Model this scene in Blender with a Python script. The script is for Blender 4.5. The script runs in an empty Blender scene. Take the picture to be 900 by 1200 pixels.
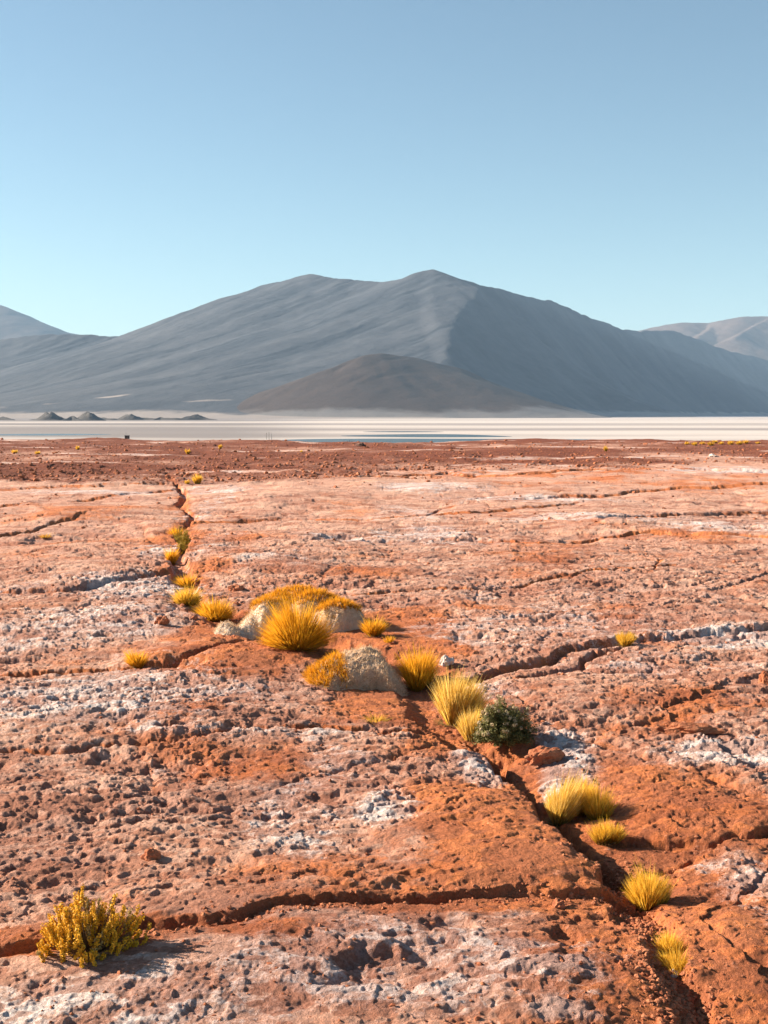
import bpy, math, random
import numpy as np
from mathutils import Vector, noise as mnoise

S = bpy.context.scene
C = S.collection
R = math.radians

# ------------------------------------------------------------------ camera
F, HZ, CAMZ = 1500.0, 485.0, 3.0          # focal length in photo pixels, horizon row, eye height
PITCH = math.atan((600 - HZ) / F)
SALT_Z = -17.0

def at(px, py, z=0.0):
    """photo pixel -> point on the level z"""
    u, v = (px - 450) / F, (600 - py) / F
    dy = math.cos(PITCH) + v * math.sin(PITCH)
    dz = -math.sin(PITCH) + v * math.cos(PITCH)
    t = (z - CAMZ) / dz
    return (u * t, dy * t)

def at_d(px, py, D):
    """photo pixel -> point at the distance D (metres ahead)"""
    u, v = (px - 450) / F, (600 - py) / F
    dy = math.cos(PITCH) + v * math.sin(PITCH)
    dz = -math.sin(PITCH) + v * math.cos(PITCH)
    t = D / dy
    return (u * t, D, CAMZ + dz * t)

cam = bpy.data.cameras.new('camera')
cam.sensor_fit = 'VERTICAL'
cam.sensor_height = 36
cam.lens = 36 * F / 1200
cam.clip_start = 0.1
cam.clip_end = 120000
co = bpy.data.objects.new('camera', cam)
C.objects.link(co)
co.location = (0, 0, CAMZ)
co.rotation_euler = (math.pi / 2 - PITCH, 0, 0)
S.camera = co

# ------------------------------------------------------------------ numpy noise
_rs = np.random.RandomState(7)
_perm = np.concatenate([_rs.permutation(4096)] * 2).astype(np.int32)
_gang = _rs.rand(4096).astype(np.float32) * 2 * np.pi
_gx, _gy = np.cos(_gang), np.sin(_gang)
_rnd = _rs.rand(4096).astype(np.float32)
_rnd2 = _rs.rand(4096).astype(np.float32)

def _h(ix, iy):
    return _perm[(_perm[ix & 4095] + iy) & 4095]

def perlin(x, y):
    fx, fy = np.floor(x), np.floor(y)
    ix, iy = fx.astype(np.int32), fy.astype(np.int32)
    x = (x - fx).astype(np.float32); y = (y - fy).astype(np.float32)
    u = x * x * x * (x * (x * 6 - 15) + 10)
    v = y * y * y * (y * (y * 6 - 15) + 10)
    def g(i, j, a, b):
        k = _h(i, j)
        return _gx[k] * a + _gy[k] * b
    a = g(ix, iy, x, y); b = g(ix + 1, iy, x - 1, y)
    c = g(ix, iy + 1, x, y - 1); d = g(ix + 1, iy + 1, x - 1, y - 1)
    return 1.5 * ((a + (b - a) * u) * (1 - v) + (c + (d - c) * u) * v)

def fbm(x, y, n=4, gain=0.5, ox=0.0):
    s = np.zeros(x.shape, np.float32); a = 1.0
    for i in range(n):
        s += a * perlin(x + ox + i * 17.3, y - ox + i * 9.7)
        x, y, a = x * 2.03, y * 2.03, a * gain
    return s

def worley(x, y):
    """F1, F2 and the id of the nearest cell"""
    ix0, iy0 = np.floor(x).astype(np.int32), np.floor(y).astype(np.int32)
    f1 = np.full(x.shape, 9.0, np.float32); f2 = f1.copy(); cid = np.zeros(x.shape, np.int32)
    for dx in (-1, 0, 1):
        for dy in (-1, 0, 1):
            k = _h(ix0 + dx, iy0 + dy)
            d = np.hypot(ix0 + dx + _rnd[k] - x, iy0 + dy + _rnd2[k] - y).astype(np.float32)
            near = d < f1
            f2 = np.where(near, f1, np.minimum(f2, d))
            cid = np.where(near, k, cid)
            f1 = np.where(near, d, f1)
    return f1, f2, cid

def sst(a, b, x):
    t = np.clip((x - a) / (b - a), 0, 1)
    return t * t * (3 - 2 * t)

# ------------------------------------------------------------------ mesh helpers
def mesh_np(name, verts, faces, mats, attrs=None, cols=None, smooth=True, parent=None, link=True):
    """faces: list of int arrays (n, k)"""
    me = bpy.data.meshes.new(name)
    verts = np.asarray(verts, np.float32)
    me.vertices.add(len(verts))
    me.vertices.foreach_set('co', verts.ravel())
    nl = sum(f.size for f in faces); nf = sum(len(f) for f in faces)
    me.loops.add(nl); me.polygons.add(nf)
    me.loops.foreach_set('vertex_index', np.concatenate([f.ravel() for f in faces]).astype(np.int32))
    tot = np.concatenate([np.full(len(f), f.shape[1], np.int32) for f in faces])
    st = np.concatenate([[0], np.cumsum(tot)[:-1]]).astype(np.int32)
    me.polygons.foreach_set('loop_start', st)
    me.polygons.foreach_set('use_smooth', np.full(nf, smooth))
    me.update(calc_edges=True)
    me.validate()
    for k, v in (attrs or {}).items():
        a = me.attributes.new(k, 'FLOAT', 'POINT')
        a.data.foreach_set('value', np.asarray(v, np.float32).ravel())
    if cols is not None:
        a = me.attributes.new('tint', 'FLOAT_COLOR', 'POINT')
        c4 = np.ones((len(verts), 4), np.float32); c4[:, :3] = cols
        a.data.foreach_set('color', c4.ravel())
    for m in (mats if isinstance(mats, (list, tuple)) else [mats]):
        me.materials.append(m)
    o = bpy.data.objects.new(name, me)
    if link: C.objects.link(o)
    if parent is not None: o.parent = parent
    return o

def grid_faces(nr, nc):
    i = np.arange(nr * nc, dtype=np.int32).reshape(nr, nc)
    return np.stack([i[:-1, :-1], i[:-1, 1:], i[1:, 1:], i[1:, :-1]], -1).reshape(-1, 4)

def tag(o, label, cat, group=None):
    o['label'] = label; o['category'] = cat
    if group: o['group'] = group
    return o

def empty(name, loc, label, cat, group=None):
    o = bpy.data.objects.new(name, None)
    C.objects.link(o); o.location = loc
    return tag(o, label, cat, group)

def kind(o, k):
    o['kind'] = k
    return o

# ------------------------------------------------------------------ node helpers
def material(name):
    m = bpy.data.materials.new(name); m.use_nodes = True
    nt = m.node_tree
    for n in list(nt.nodes): nt.nodes.remove(n)
    out = nt.nodes.new('ShaderNodeOutputMaterial')
    bs = nt.nodes.new('ShaderNodeBsdfPrincipled')
    bs.inputs['Specular IOR Level'].default_value = 0.15
    bs.inputs['Roughness'].default_value = 0.95
    nt.links.new(bs.outputs[0], out.inputs[0])
    return m, nt, bs, out

class N:
    def __init__(s, nt): s.nt = nt
    def new(s, t, **kw):
        n = s.nt.nodes.new(t)
        for k, v in kw.items(): setattr(n, k, v)
        return n
    def link(s, a, b): s.nt.links.new(a, b)
    def attr(s, name, col=False):
        n = s.new('ShaderNodeAttribute', attribute_name=name)
        return n.outputs['Color' if col else 'Fac']
    def pos(s, scale=(1, 1, 1), rot=(0, 0, 0)):
        tc = s.new('ShaderNodeTexCoord'); mp = s.new('ShaderNodeMapping')
        s.link(tc.outputs['Object'], mp.inputs[0]); mp.inputs['Scale'].default_value = scale
        mp.inputs['Rotation'].default_value = rot
        return mp.outputs[0]
    def noise(s, vec, scale, detail=6, rough=0.6, dist=0.0):
        n = s.new('ShaderNodeTexNoise'); s.link(vec, n.inputs['Vector'])
        n.inputs['Scale'].default_value = scale; n.inputs['Detail'].default_value = detail
        n.inputs['Roughness'].default_value = rough; n.inputs['Distortion'].default_value = dist
        return n.outputs['Fac']
    def ramp(s, fac, a, b, va=0.0, vb=1.0):
        n = s.new('ShaderNodeMapRange', interpolation_type='SMOOTHSTEP')
        s.link(fac, n.inputs[0])
        for i, v in enumerate((a, b, va, vb)): n.inputs[i + 1].default_value = v
        return n.outputs[0]
    def math(s, op, a, b=None, clamp=False):
        n = s.new('ShaderNodeMath', operation=op, use_clamp=clamp)
        for i, v in enumerate((a, b)):
            if v is None: continue
            if isinstance(v, (int, float)): n.inputs[i].default_value = v
            else: s.link(v, n.inputs[i])
        return n.outputs[0]
    def mix(s, fac, a, b, mode='MIX'):
        n = s.new('ShaderNodeMix', data_type='RGBA', blend_type=mode)
        for i, v in ((0, fac), (6, a), (7, b)):
            if isinstance(v, (int, float)): n.inputs[i].default_value = v
            elif isinstance(v, tuple): n.inputs[i].default_value = (*v, 1)
            else: s.link(v, n.inputs[i])
        return n.outputs[2]
    def bump(s, h, strength, dist):
        n = s.new('ShaderNodeBump'); n.inputs['Strength'].default_value = strength
        n.inputs['Distance'].default_value = dist; s.link(h, n.inputs['Height'])
        return n.outputs[0]

# ------------------------------------------------------------------ materials
def mat_ground():
    m, nt, bs, out = material('red_crusted_rock'); q = N(nt)
    p = q.pos()
    salt, red, far, pit = q.attr('salt'), q.attr('red'), q.attr('rubble'), q.attr('pit')
    n1 = q.noise(p, 0.55, 8, 0.65, 0.4)
    n2 = q.noise(p, 6.0, 8, 0.7)
    n3 = q.noise(p, 38.0, 6, 0.7)
    n4 = q.noise(q.pos((1, 0.35, 1)), 0.25, 8, 0.6)
    pink = q.mix(n1, (0.53, 0.255, 0.175), (0.68, 0.445, 0.35))
    orange = q.mix(n2, (0.48, 0.13, 0.042), (0.66, 0.25, 0.105))
    jit = q.math('ADD', q.math('MULTIPLY', q.math('SUBTRACT', n2, 0.5), 0.9), q.math('MULTIPLY', q.math('SUBTRACT', n3, 0.5), 0.7))
    rf = q.ramp(q.math('ADD', q.math('ADD', red, jit), q.math('MULTIPLY', q.math('SUBTRACT', n4, 0.5), 0.8)), 0.25, 0.75)
    col = q.mix(rf, pink, orange)
    n5 = q.noise(q.pos((0.45, 1, 1)), 2.4, 8, 0.7, 0.6)
    jit2 = q.math('ADD', q.math('ADD', q.math('MULTIPLY', q.math('SUBTRACT', n2, 0.5), 1.2), q.math('MULTIPLY', q.math('SUBTRACT', n3, 0.5), 1.1)), q.math('MULTIPLY', q.math('SUBTRACT', n5, 0.5), 1.5))
    sf = q.ramp(q.math('ADD', salt, jit2), 0.22, 0.80)
    saltc = q.mix(n3, (0.62, 0.535, 0.52), (0.80, 0.755, 0.75))
    col = q.mix(q.math('MULTIPLY', sf, 0.85), col, saltc)
    dark = q.mix(n2, (0.13, 0.034, 0.019), (0.27, 0.088, 0.048))
    df = q.ramp(q.math('ADD', far, q.math('MULTIPLY', q.math('SUBTRACT', n2, 0.5), 1.1)), 0.3, 0.8)
    col = q.mix(df, col, dark)
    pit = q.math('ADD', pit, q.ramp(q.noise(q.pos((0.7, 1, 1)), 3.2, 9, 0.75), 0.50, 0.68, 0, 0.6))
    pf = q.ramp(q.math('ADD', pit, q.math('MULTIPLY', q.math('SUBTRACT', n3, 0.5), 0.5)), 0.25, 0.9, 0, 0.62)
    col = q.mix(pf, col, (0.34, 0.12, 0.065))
    # mottled mineral grains
    g = q.ramp(n3, 0.3, 0.7, 0.70, 1.18)
    gc = q.new('ShaderNodeCombineColor')
    for i in range(3): q.link(g, gc.inputs[i])
    col = q.mix(1.0, col, gc.outputs[0], 'MULTIPLY')
    b = q.ramp(q.noise(q.pos((0.5, 1, 1)), 0.8, 9, 0.68, 0.5), 0.32, 0.68, 0.72, 1.12)
    bc = q.new('ShaderNodeCombineColor')
    q.link(q.math('POWER', b, 0.7), bc.inputs[0]); q.link(b, bc.inputs[1]); q.link(b, bc.inputs[2])
    col = q.mix(1.0, col, bc.outputs[0], 'MULTIPLY')
    q.link(col, bs.inputs['Base Color'])
    bs.inputs['Roughness'].default_value = 0.92
    h = q.math('ADD', q.math('MULTIPLY', n3, 0.5), q.math('MULTIPLY', q.noise(p, 130.0, 5, 0.7), 0.2))
    h = q.math('ADD', h, n2)
    q.link(q.bump(h, 1.0, 0.07), bs.inputs['Normal'])
    return m

def mat_stone(name, a, b, sc=12.0):
    m, nt, bs, out = material(name); q = N(nt)
    p = q.pos()
    n = q.noise(p, sc, 8, 0.7); n2 = q.noise(p, sc * 5, 5, 0.7)
    q.link(q.mix(q.ramp(n, 0.3, 0.7), a, b), bs.inputs['Base Color'])
    q.link(q.bump(q.math('ADD', n, q.math('MULTIPLY', n2, 0.4)), 0.8, 0.03), bs.inputs['Normal'])
    return m

def mat_salt():
    m, nt, bs, out = material('salt_crust'); q = N(nt)
    n1 = q.noise(q.pos((1 / 3500, 1 / 900, 1)), 1.0, 6, 0.55, 0.3)
    n2 = q.noise(q.pos((1 / 1100, 1 / 220, 1)), 1.0, 6, 0.6)
    f = q.math('ADD', q.math('MULTIPLY', n1, 0.75), q.math('MULTIPLY', n2, 0.25))
    c = q.mix(q.ramp(f, 0.42, 0.54), (0.27, 0.24, 0.235), (0.52, 0.465, 0.44))
    # the far left shore is damp grey mud
    sx = q.new('ShaderNodeSeparateXYZ'); q.link(q.pos(), sx.inputs[0])
    k = q.math('DIVIDE', sx.outputs[0], sx.outputs[1])
    w = q.math('MULTIPLY', q.ramp(k, -0.13, -0.02, 1, 0), q.ramp(n1, 0.48, 0.60, 1.0, 0.25))
    c = q.mix(q.math('MULTIPLY', w, 0.9), c, (0.20, 0.18, 0.18))
    q.link(c, bs.inputs['Base Color'])
    bs.inputs['Roughness'].default_value = 0.8
    return m

def mat_water():
    m, nt, bs, out = material('lagoon_water'); q = N(nt)
    bs.inputs['Base Color'].default_value = (0.10, 0.20, 0.26, 1)
    bs.inputs['Roughness'].default_value = 0.12
    bs.inputs['Specular IOR Level'].default_value = 0.5
    bs.inputs['IOR'].default_value = 1.33
    n = q.noise(q.pos((0.2, 1.0, 1)), 1.5, 4, 0.6)
    q.link(q.bump(n, 0.25, 0.05), bs.inputs['Normal'])
    return m

def mat_mountain(name, lo, hi, pale=(0.26, 0.225, 0.21)):
    m, nt, bs, out = material(name); q = N(nt)
    n1 = q.noise(q.pos((1 / 900, 1 / 900, 1 / 400)), 1.0, 9, 0.6, 0.5)
    n2 = q.noise(q.pos((1 / 120, 1 / 120, 1 / 60)), 1.0, 8, 0.65)
    st = q.attr('streak')
    f = q.math('ADD', q.math('MULTIPLY', n1, 0.6), q.math('MULTIPLY', n2, 0.3))
    f = q.math('ADD', f, q.math('MULTIPLY', st, 0.12))
    c = q.mix(q.ramp(f, 0.28, 0.66), lo, hi)
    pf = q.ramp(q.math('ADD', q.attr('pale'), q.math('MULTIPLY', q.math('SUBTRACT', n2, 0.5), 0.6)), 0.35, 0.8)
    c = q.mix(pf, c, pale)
    q.link(c, bs.inputs['Base Color'])
    q.link(q.bump(q.math('ADD', q.math('MULTIPLY', n2, 0.7), n1), 0.5, 30.0), bs.inputs['Normal'])
    return m

def mat_blades(name, transl=0.35, sheen=0.2):
    m, nt, bs, out = material(name); q = N(nt)
    col = q.attr('tint', True)
    q.link(col, bs.inputs['Base Color'])
    bs.inputs['Roughness'].default_value = 0.6
    bs.inputs['Specular IOR Level'].default_value = sheen
    tr = q.new('ShaderNodeBsdfTranslucent'); q.link(col, tr.inputs[0])
    mx = q.new('ShaderNodeMixShader'); mx.inputs[0].default_value = transl
    q.link(bs.outputs[0], mx.inputs[1]); q.link(tr.outputs[0], mx.inputs[2])
    q.link(mx.outputs[0], out.inputs[0])
    return m

def mat_cushion():
    m, nt, bs, out = material('dead_cushion_felt'); q = N(nt)
    n = q.noise(q.pos(), 9, 8, 0.7); n2 = q.noise(q.pos(), 60, 6, 0.7)
    c = q.mix(q.ramp(n, 0.3, 0.7), (0.48, 0.28, 0.17), (0.68, 0.47, 0.32))
    c = q.mix(q.attr('gold'), c, (0.50, 0.23, 0.025))
    q.link(q.mix(q.attr('salt'), c, (0.73, 0.59, 0.48)), bs.inputs['Base Color'])
    q.link(q.bump(q.math('ADD', n, q.math('MULTIPLY', n2, 0.6)), 1.0, 0.05), bs.inputs['Normal'])
    return m

def mat_plain(name, c, rough=0.8):
    m, nt, bs, out = material(name); q = N(nt)
    n = q.noise(q.pos(), 3, 5, 0.6)
    q.link(q.mix(n, tuple(x * 0.75 for x in c), tuple(min(1, x * 1.2) for x in c)), bs.inputs['Base Color'])
    bs.inputs['Roughness'].default_value = rough
    return m

M_ground = mat_ground()
M_blade = mat_blades('golden_grass', 0.5)
M_leaf = mat_blades('shrub_leaf', 0.25)
M_cushion = mat_cushion()
M_red_stone = mat_stone('red_stone', (0.30, 0.09, 0.045), (0.46, 0.19, 0.10))
M_dark_stone = mat_stone('dark_stone', (0.08, 0.04, 0.03), (0.16, 0.09, 0.07))
M_pale_stone = mat_stone('pale_stone', (0.40, 0.32, 0.29), (0.62, 0.56, 0.53))
M_stem = mat_plain('woody_stem', (0.20, 0.13, 0.07))

# ------------------------------------------------------------------ the ground: cracks, slabs, pits
# (photo pixels, half width m, depth m, rise of the far / right-hand side m, reach of the rise m)
CRACKS = [
 ('main', [(196,545),(204,566),(212,585),(224,606),(214,630),(205,655),(224,690),(246,712)], 0.34, 0.30, 0.0, 1),
 ('main', [(246,712),(300,740),(400,748),(470,772),(520,835),(565,866)], 0.30, 0.12, 0.0, 1),
 ('main', [(565,866),(606,903),(640,935),(676,975),(716,1020)], 0.13, 0.18, -0.09, 0.9),
 ('main', [(716,1020),(745,1052),(772,1095),(800,1150),(826,1215),(850,1300)], 0.15, 0.085, -0.03, 0.7),
 ('c', [(-80,1112),(30,1100),(110,1106),(170,1084),(250,1086),(330,1066),(420,1058),(520,1052),(620,1045),(700,1040),(735,1045)], 0.062, 0.095, 0.025, 0.6),
 ('c', [(720,966),(780,970),(850,972),(930,958)], 0.055, 0.085, 0.018, 0.5),
 ('c', [(748,1012),(800,992),(850,973)], 0.04, 0.05, -0.03, 0.4),
 ('c', [(530,792),(600,774),(660,763),(720,752),(790,743),(850,739),(980,722)], 0.085, 0.11, 0.045, 1.0),
 ('c', [(610,790),(680,771),(722,757)], 0.07, 0.09, 0.02, 0.5),
 ('c', [(-80,788),(60,783),(130,781),(200,779),(240,768),(285,750)], 0.075, 0.11, 0.01, 0.8),
 ('c', [(-80,876),(60,872),(130,867),(210,861),(290,853),(380,847),(500,852)], 0.045, 0.07, 0.008, 0.5),
 ('c', [(420,695),(520,692),(600,686),(680,673),(790,662)], 0.07, 0.08, 0.03, 1.0),
 ('c', [(-80,640),(30,622),(95,604)], 0.12, 0.12, 0.06, 1.2),
 ('c', [(-40,600),(60,590),(130,583),(205,570)], 0.16, 0.14, 0.05, 1.5),
 ('c', [(228,612),(330,605),(450,606),(560,600),(690,588)], 0.13, 0.10, 0.06, 1.5),
 ('c', [(360,640),(430,632),(480,633),(560,629),(640,634),(745,622),(900,630)], 0.15, 0.14, 0.06, 1.6),
 ('c', [(-80,694),(80,690),(160,680),(205,668)], 0.14, 0.14, 0.08, 1.4),
 ('c', [(500,604),(540,590)], 0.14, 0.14, 0.0, 1.0),
 ('c', [(755,672),(778,655)], 0.06, 0.06, 0.0, 1.0),
 ('c', [(430,562),(520,554),(600,557),(690,550),(900,556)], 0.3, 0.20, 0.12, 3.0),
 ('c', [(600,585),(720,578),(800,572),(960,566)], 0.2, 0.14, 0.10, 2.0),
 ('c', [(700,612),(800,604),(960,596)], 0.15, 0.10, 0.08, 2.0),
 ('c', [(-60,574),(80,570),(190,567)], 0.2, 0.12, 0.10, 2.0),
]
# round hollows: px, py, rx px, ry px, depth m
HOLLOWS = [(448,1137,92,22,0.07),(500,1112,52,14,0.05),(670,1098,26,14,0.045),(205,890,40,9,0.05),(118,880,26,7,0.04),(395,930,40,9,0.04),
           (652,942,20,8,0.03),(555,972,26,9,0.03),(390,632,36,6,0.10),(690,630,55,6,0.08),(60,632,36,7,0.10),
           (210,782,34,9,0.09),(620,850,24,6,0.03),(860,590,50,6,0.10),(520,1085,40,12,0.05),(345,1110,30,10,0.02),
           (120,690,40,5,0.06),(560,745,40,7,0.06),(760,690,60,5,0.05),(260,1010,50,10,0.03),(850,1040,40,14,0.03)]
# swellings: px, py, rx px, ry px, height m
DOMES = [(470,1105,420,75,0.10),(270,775,120,30,0.16),(600,985,150,52,0.10),(850,930,130,50,0.07),(560,925,110,26,0.04),
         (330,655,110,26,0.15),(120,655,160,22,0.12),(600,655,260,22,0.12),(800,690,180,26,0.10),(130,830,220,38,0.08),
         (700,820,160,40,0.06),(880,1120,120,70,0.09),(480,570,200,10,0.25),(800,560,200,9,0.25),(90,600,150,10,0.18),
         (330,585,110,9,0.2),(600,610,200,10,0.15),(60,960,200,60,0.05),(680,1160,110,40,0.05)]
SALT = [(572,902,34,22,1.0),(548,880,30,12,0.8),(662,872,40,34,1.0),(650,905,22,16,0.9),(870,880,110,26,0.75),(450,945,46,24,0.7),
        (395,885,70,26,0.45),(130,820,230,44,0.62),(60,742,150,40,0.55),(150,690,130,20,0.6),(270,858,160,14,0.6),(640,735,170,32,0.55),
        (860,745,120,14,0.75),(800,775,140,20,0.45),(500,628,80,14,0.5),(400,634,60,10,0.45),(850,620,90,8,0.5),(560,805,60,14,0.6),
        (480,1140,300,72,0.54),(130,1170,300,52,0.52),(640,1142,80,12,0.8),(660,1184,70,14,0.85),(890,1045,50,70,0.55),
        (340,965,70,60,0.5),(170,880,180,40,0.28),(70,690,140,10,0.45),(300,700,70,14,0.4),(250,650,60,26,0.35),(720,610,200,6,0.4),
        (620,585,120,5,0.5),(500,575,80,5,0.5),(850,556,80,5,0.6),(120,577,110,4,0.5),(250,575,60,6,0.5),(470,602,60,12,0.35),
        (232,600,14,25,0.4),(190,648,26,14,0.55),(300,665,80,16,0.35),(420,770,40,12,0.3),(540,1085,180,22,0.35),(700,700,240,16,0.25),(560,720,80,40,0.4)]
RED = [(205,830,48,11,1.0),(270,772,130,24,0.8),(600,975,200,66,0.8),(760,960,190,70,0.75),(800,1110,190,110,0.85),(480,745,80,30,0.9),
       (330,1095,110,12,0.7),(560,1056,250,16,1.0),(100,1095,170,16,0.8),(330,905,120,34,0.45),(240,745,60,18,0.7),(470,815,80,26,0.8),
       (560,655,260,8,0.35),(690,560,300,12,0.35),(480,1020,240,40,0.6),(90,640,110,14,0.35),(70,600,110,10,0.45),(760,640,200,30,0.2),
       (80,850,110,14,0.5),(450,670,220,10,0.35),(300,980,150,30,0.3),(860,820,90,22,0.2),(620,800,90,14,0.3),(260,630,90,10,0.3)]

def _world_ell(e):
    px, py, rx, ry, v = e
    X, Y = at(px, py)
    y1 = at(px, py - ry)[1]; y2 = at(px, py + ry)[1]
    return X, (y1 + y2) / 2, rx * Y / F, (y1 - y2) / 2, v

def _ell_field(es, x, y, sharp=1.0):
    s = np.zeros(x.shape, np.float32)
    for e in es:
        X, Y, rx, ry, v = _world_ell(e)
        k = np.nonzero((np.abs(x - X) < 1.8 * rx) & (np.abs(y - Y) < 1.8 * ry))[0]
        if len(k) == 0: continue
        r = np.sqrt(((x[k] - X) / rx) ** 2 + ((y[k] - Y) / ry) ** 2)
        w = v * (1 - sst(0.35, 1.5, r))
        s[k] = np.maximum(s[k], w) if sharp else s[k] + w
    return s

def terrain(x, y):
    """height and colour fields of the red plain at world points (1-D arrays)"""
    x = np.asarray(x, np.float64); y = np.asarray(y, np.float64)
    yy = np.clip(y, 2.5, None)
    sp = np.clip((0.8 - 0.35 * sst(17, 22, yy)) * yy * yy / (F * CAMZ), 0.008, None)          # spacing of the mesh rows there
    def oct_amp(lam): return np.clip(lam / (1.35 * sp) - 0.35, 0, 1).astype(np.float32)
    wob = np.clip(yy / 60, 0.10, 1.0)
    wx = x + wob * 0.5 * fbm(x / (1.6 * wob + .25), y / (1.6 * wob + .25), 4, 0.55, 3.1)
    wy = y + wob * 0.5 * fbm(x / (1.6 * wob + .25), y / (1.6 * wob + .25), 4, 0.55, 41.7)
    wx = wx + 0.022 * perlin(x / .085, y / .085) * (yy < 25); wy = wy + 0.022 * perlin(x / .085 + 40, y / .085) * (yy < 25)
    z = np.zeros(x.shape, np.float32)
    red = np.zeros(x.shape, np.float32); pit = np.zeros(x.shape, np.float32)
    trench = np.zeros(x.shape, np.float32)
    # broad swells
    farf = sst(8, 40, y)
    z += 0.10 * farf * perlin(x / 9, y / 14) + 0.05 * (0.4 + farf) * perlin(x / 2.6 + 9, y / 3.5)
    for e in DOMES:
        X, Y, rx, ry, v = _world_ell(e)
        k = np.nonzero((np.abs(wx - X) < 1.5 * rx) & (np.abs(wy - Y) < 1.5 * ry))[0]
        if len(k):
            r2 = ((wx[k] - X) / rx) ** 2 + ((wy[k] - Y) / ry) ** 2
            z[k] += v * np.clip(1 - r2 / 1.6, 0, 1) ** 1.2
    # polygon slabs with low ledges
    for sc, amp, dep in ((7.0, 0.040, 0.030), (2.4, 0.012, 0.016)):
        f1, f2, cid = worley(wx / sc + 3.3, wy / (sc * 1.25) - 1.7)
        e = (f2 - f1)
        ok = oct_amp(sc * 0.35)
        z += ok * amp * 2 * (_rnd[cid] - 0.5) * sst(0.0, 0.10, e)
        gate = sst(0.62, 0.80, _rnd2[(cid * 7 + 3) & 4095])
        cut = (1 - sst(0.015, 0.07, e)) * gate
        z -= ok * dep * cut
        z -= ok * dep * 0.5 * (1 - sst(0.0, 0.25, e))
        red += 0.15 * cut
        red += 0.25 * (_rnd[(cid * 5 + 1) & 4095] - 0.5)
    # traced cracks
    calm = np.zeros(x.shape, np.float32)
    for kindc, pts, w, dep, rise, reach in CRACKS:
        P = np.array([at(*p) for p in pts])
        mrg = max(w * 9, reach * 3)
        k = np.nonzero((wx > P[:, 0].min() - mrg) & (wx < P[:, 0].max() + mrg) & (wy > P[:, 1].min() - mrg) & (wy < P[:, 1].max() + mrg))[0]
        if len(k) == 0: continue
        X, Y = wx[k], wy[k]
        best = np.full(len(k), 1e9); sgn = np.zeros(len(k)); ends = np.ones(len(k))
        for i in range(len(P) - 1):
            a, b = P[i], P[i + 1]; d = b - a; L2 = d @ d
            t = ((X - a[0]) * d[0] + (Y - a[1]) * d[1]) / L2
            tc = np.clip(t, 0, 1)
            ex, ey = X - a[0] - tc * d[0], Y - a[1] - tc * d[1]
            dd = np.hypot(ex, ey); cr = d[0] * ey - d[1] * ex
            up = dd < best
            best = np.where(up, dd, best); sgn = np.where(up, np.sign(cr), sgn)
            over = np.zeros(len(k))
            if i == 0: over = np.maximum(over, -t * math.sqrt(L2))
            if i == len(P) - 2: over = np.maximum(over, (t - 1) * math.sqrt(L2))
            ends = np.where(up, np.exp(-np.clip(over, 0, None) / (w + .1)), ends)
        if kindc == 'c': w, dep = w * (0.66 if pts[0][1] > 700 else 0.5), dep * (0.85 if pts[0][1] > 700 else 0.55)
        elif pts[0][1] < 600: w, dep = w * 0.46, dep * 0.45
        wv = w * (1 + 0.35 * perlin(X / (w * 6) + 5, Y / (w * 6))).astype(np.float32)
        if kindc == 'c':
            dp = dep * np.clip(0.75 + 0.6 * perlin(X / (w * 14) + 5, Y / (w * 14) + 8), 0.15, 1.4)
        else:
            dp = dep
        okc = np.clip(oct_amp(w * 3)[k], 0.25, 1)
        cut = (1 - sst(wv * 0.55, wv * 1.15, best)) * ends
        z[k] -= (okc * dp * cut + 0.40 * dp * np.exp(-(best / (wv * 3.0)) ** 2) * ends).astype(np.float32)
        if kindc == 'c' and pts[0][1] < 700: rise = rise * 0.5
        if rise:
            z[k] += (rise * sgn * np.exp(-best / reach) * np.tanh(best / w * 1.5) * ends).astype(np.float32)
        red[k] += (0.75 * np.exp(-(best / (wv * 1.5)) ** 2) * ends).astype(np.float32)
        if kindc == 'main':
            red[k] += ((0.55 if pts[0][1] > 600 else 0.2) * np.exp(-best / 0.6) * ends).astype(np.float32)
            trench[k] = np.maximum(trench[k], cut.astype(np.float32))
        calm[k] = np.maximum(calm[k], cut)
    for e in HOLLOWS:
        X, Y, rx, ry, v = _world_ell(e)
        k = np.nonzero((np.abs(wx - X) < 1.6 * rx) & (np.abs(wy - Y) < 1.6 * ry))[0]
        if len(k):
            r = np.sqrt(((wx[k] - X) / rx) ** 2 + ((wy[k] - Y) / ry) ** 2) + 0.35 * perlin(wx[k] / rx * 1.7, wy[k] / ry * 1.7)
            z[k] -= v * (1 - sst(0.45, 1.1, r))
    # colour fields
    cx = x + (0.35 + 0.5 * sst(14, 30, y)) * wob * fbm(x / .5, y / .6, 4, 0.6, 77.0); cy = y + 0.5 * wob * fbm(x / .5, y / .6, 4, 0.6, 13.0)
    salt = _ell_field(SALT, cx, cy) * (1 + 0.25 * sst(16, 30, y))
    redp = _ell_field(RED, cx, cy)
    red = red + redp
    blot = fbm(x / 2.2, y / 3.4, 5, 0.62, 5.0)
    salt = salt + 0.16 * blot * sst(0.05, 0.3, salt + 0.3) - 0.05
    red = red - (0.50 - 0.24 * sst(16, 32, y)) * blot + 0.15 - 0.30 * np.clip(salt - 0.3, 0, 1)
    z += (0.014 * sst(0.45, 0.75, salt + 0.25 * fbm(x / .12, y / .15, 3, 0.6, 3.0)) * oct_amp(0.12)).astype(np.float32)
    # far rubble band
    bnd = y + 5 * fbm(x / 16, y / 30, 4, 0.55, 8.0)
    rub = sst(54, 58, bnd) * sst(30, -10, x + 0.0 * y + 8 * perlin(x / 20, y / 40)) + sst(72, 82, bnd + 4 * perlin(x / 7 + 3, y / 12))
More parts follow.
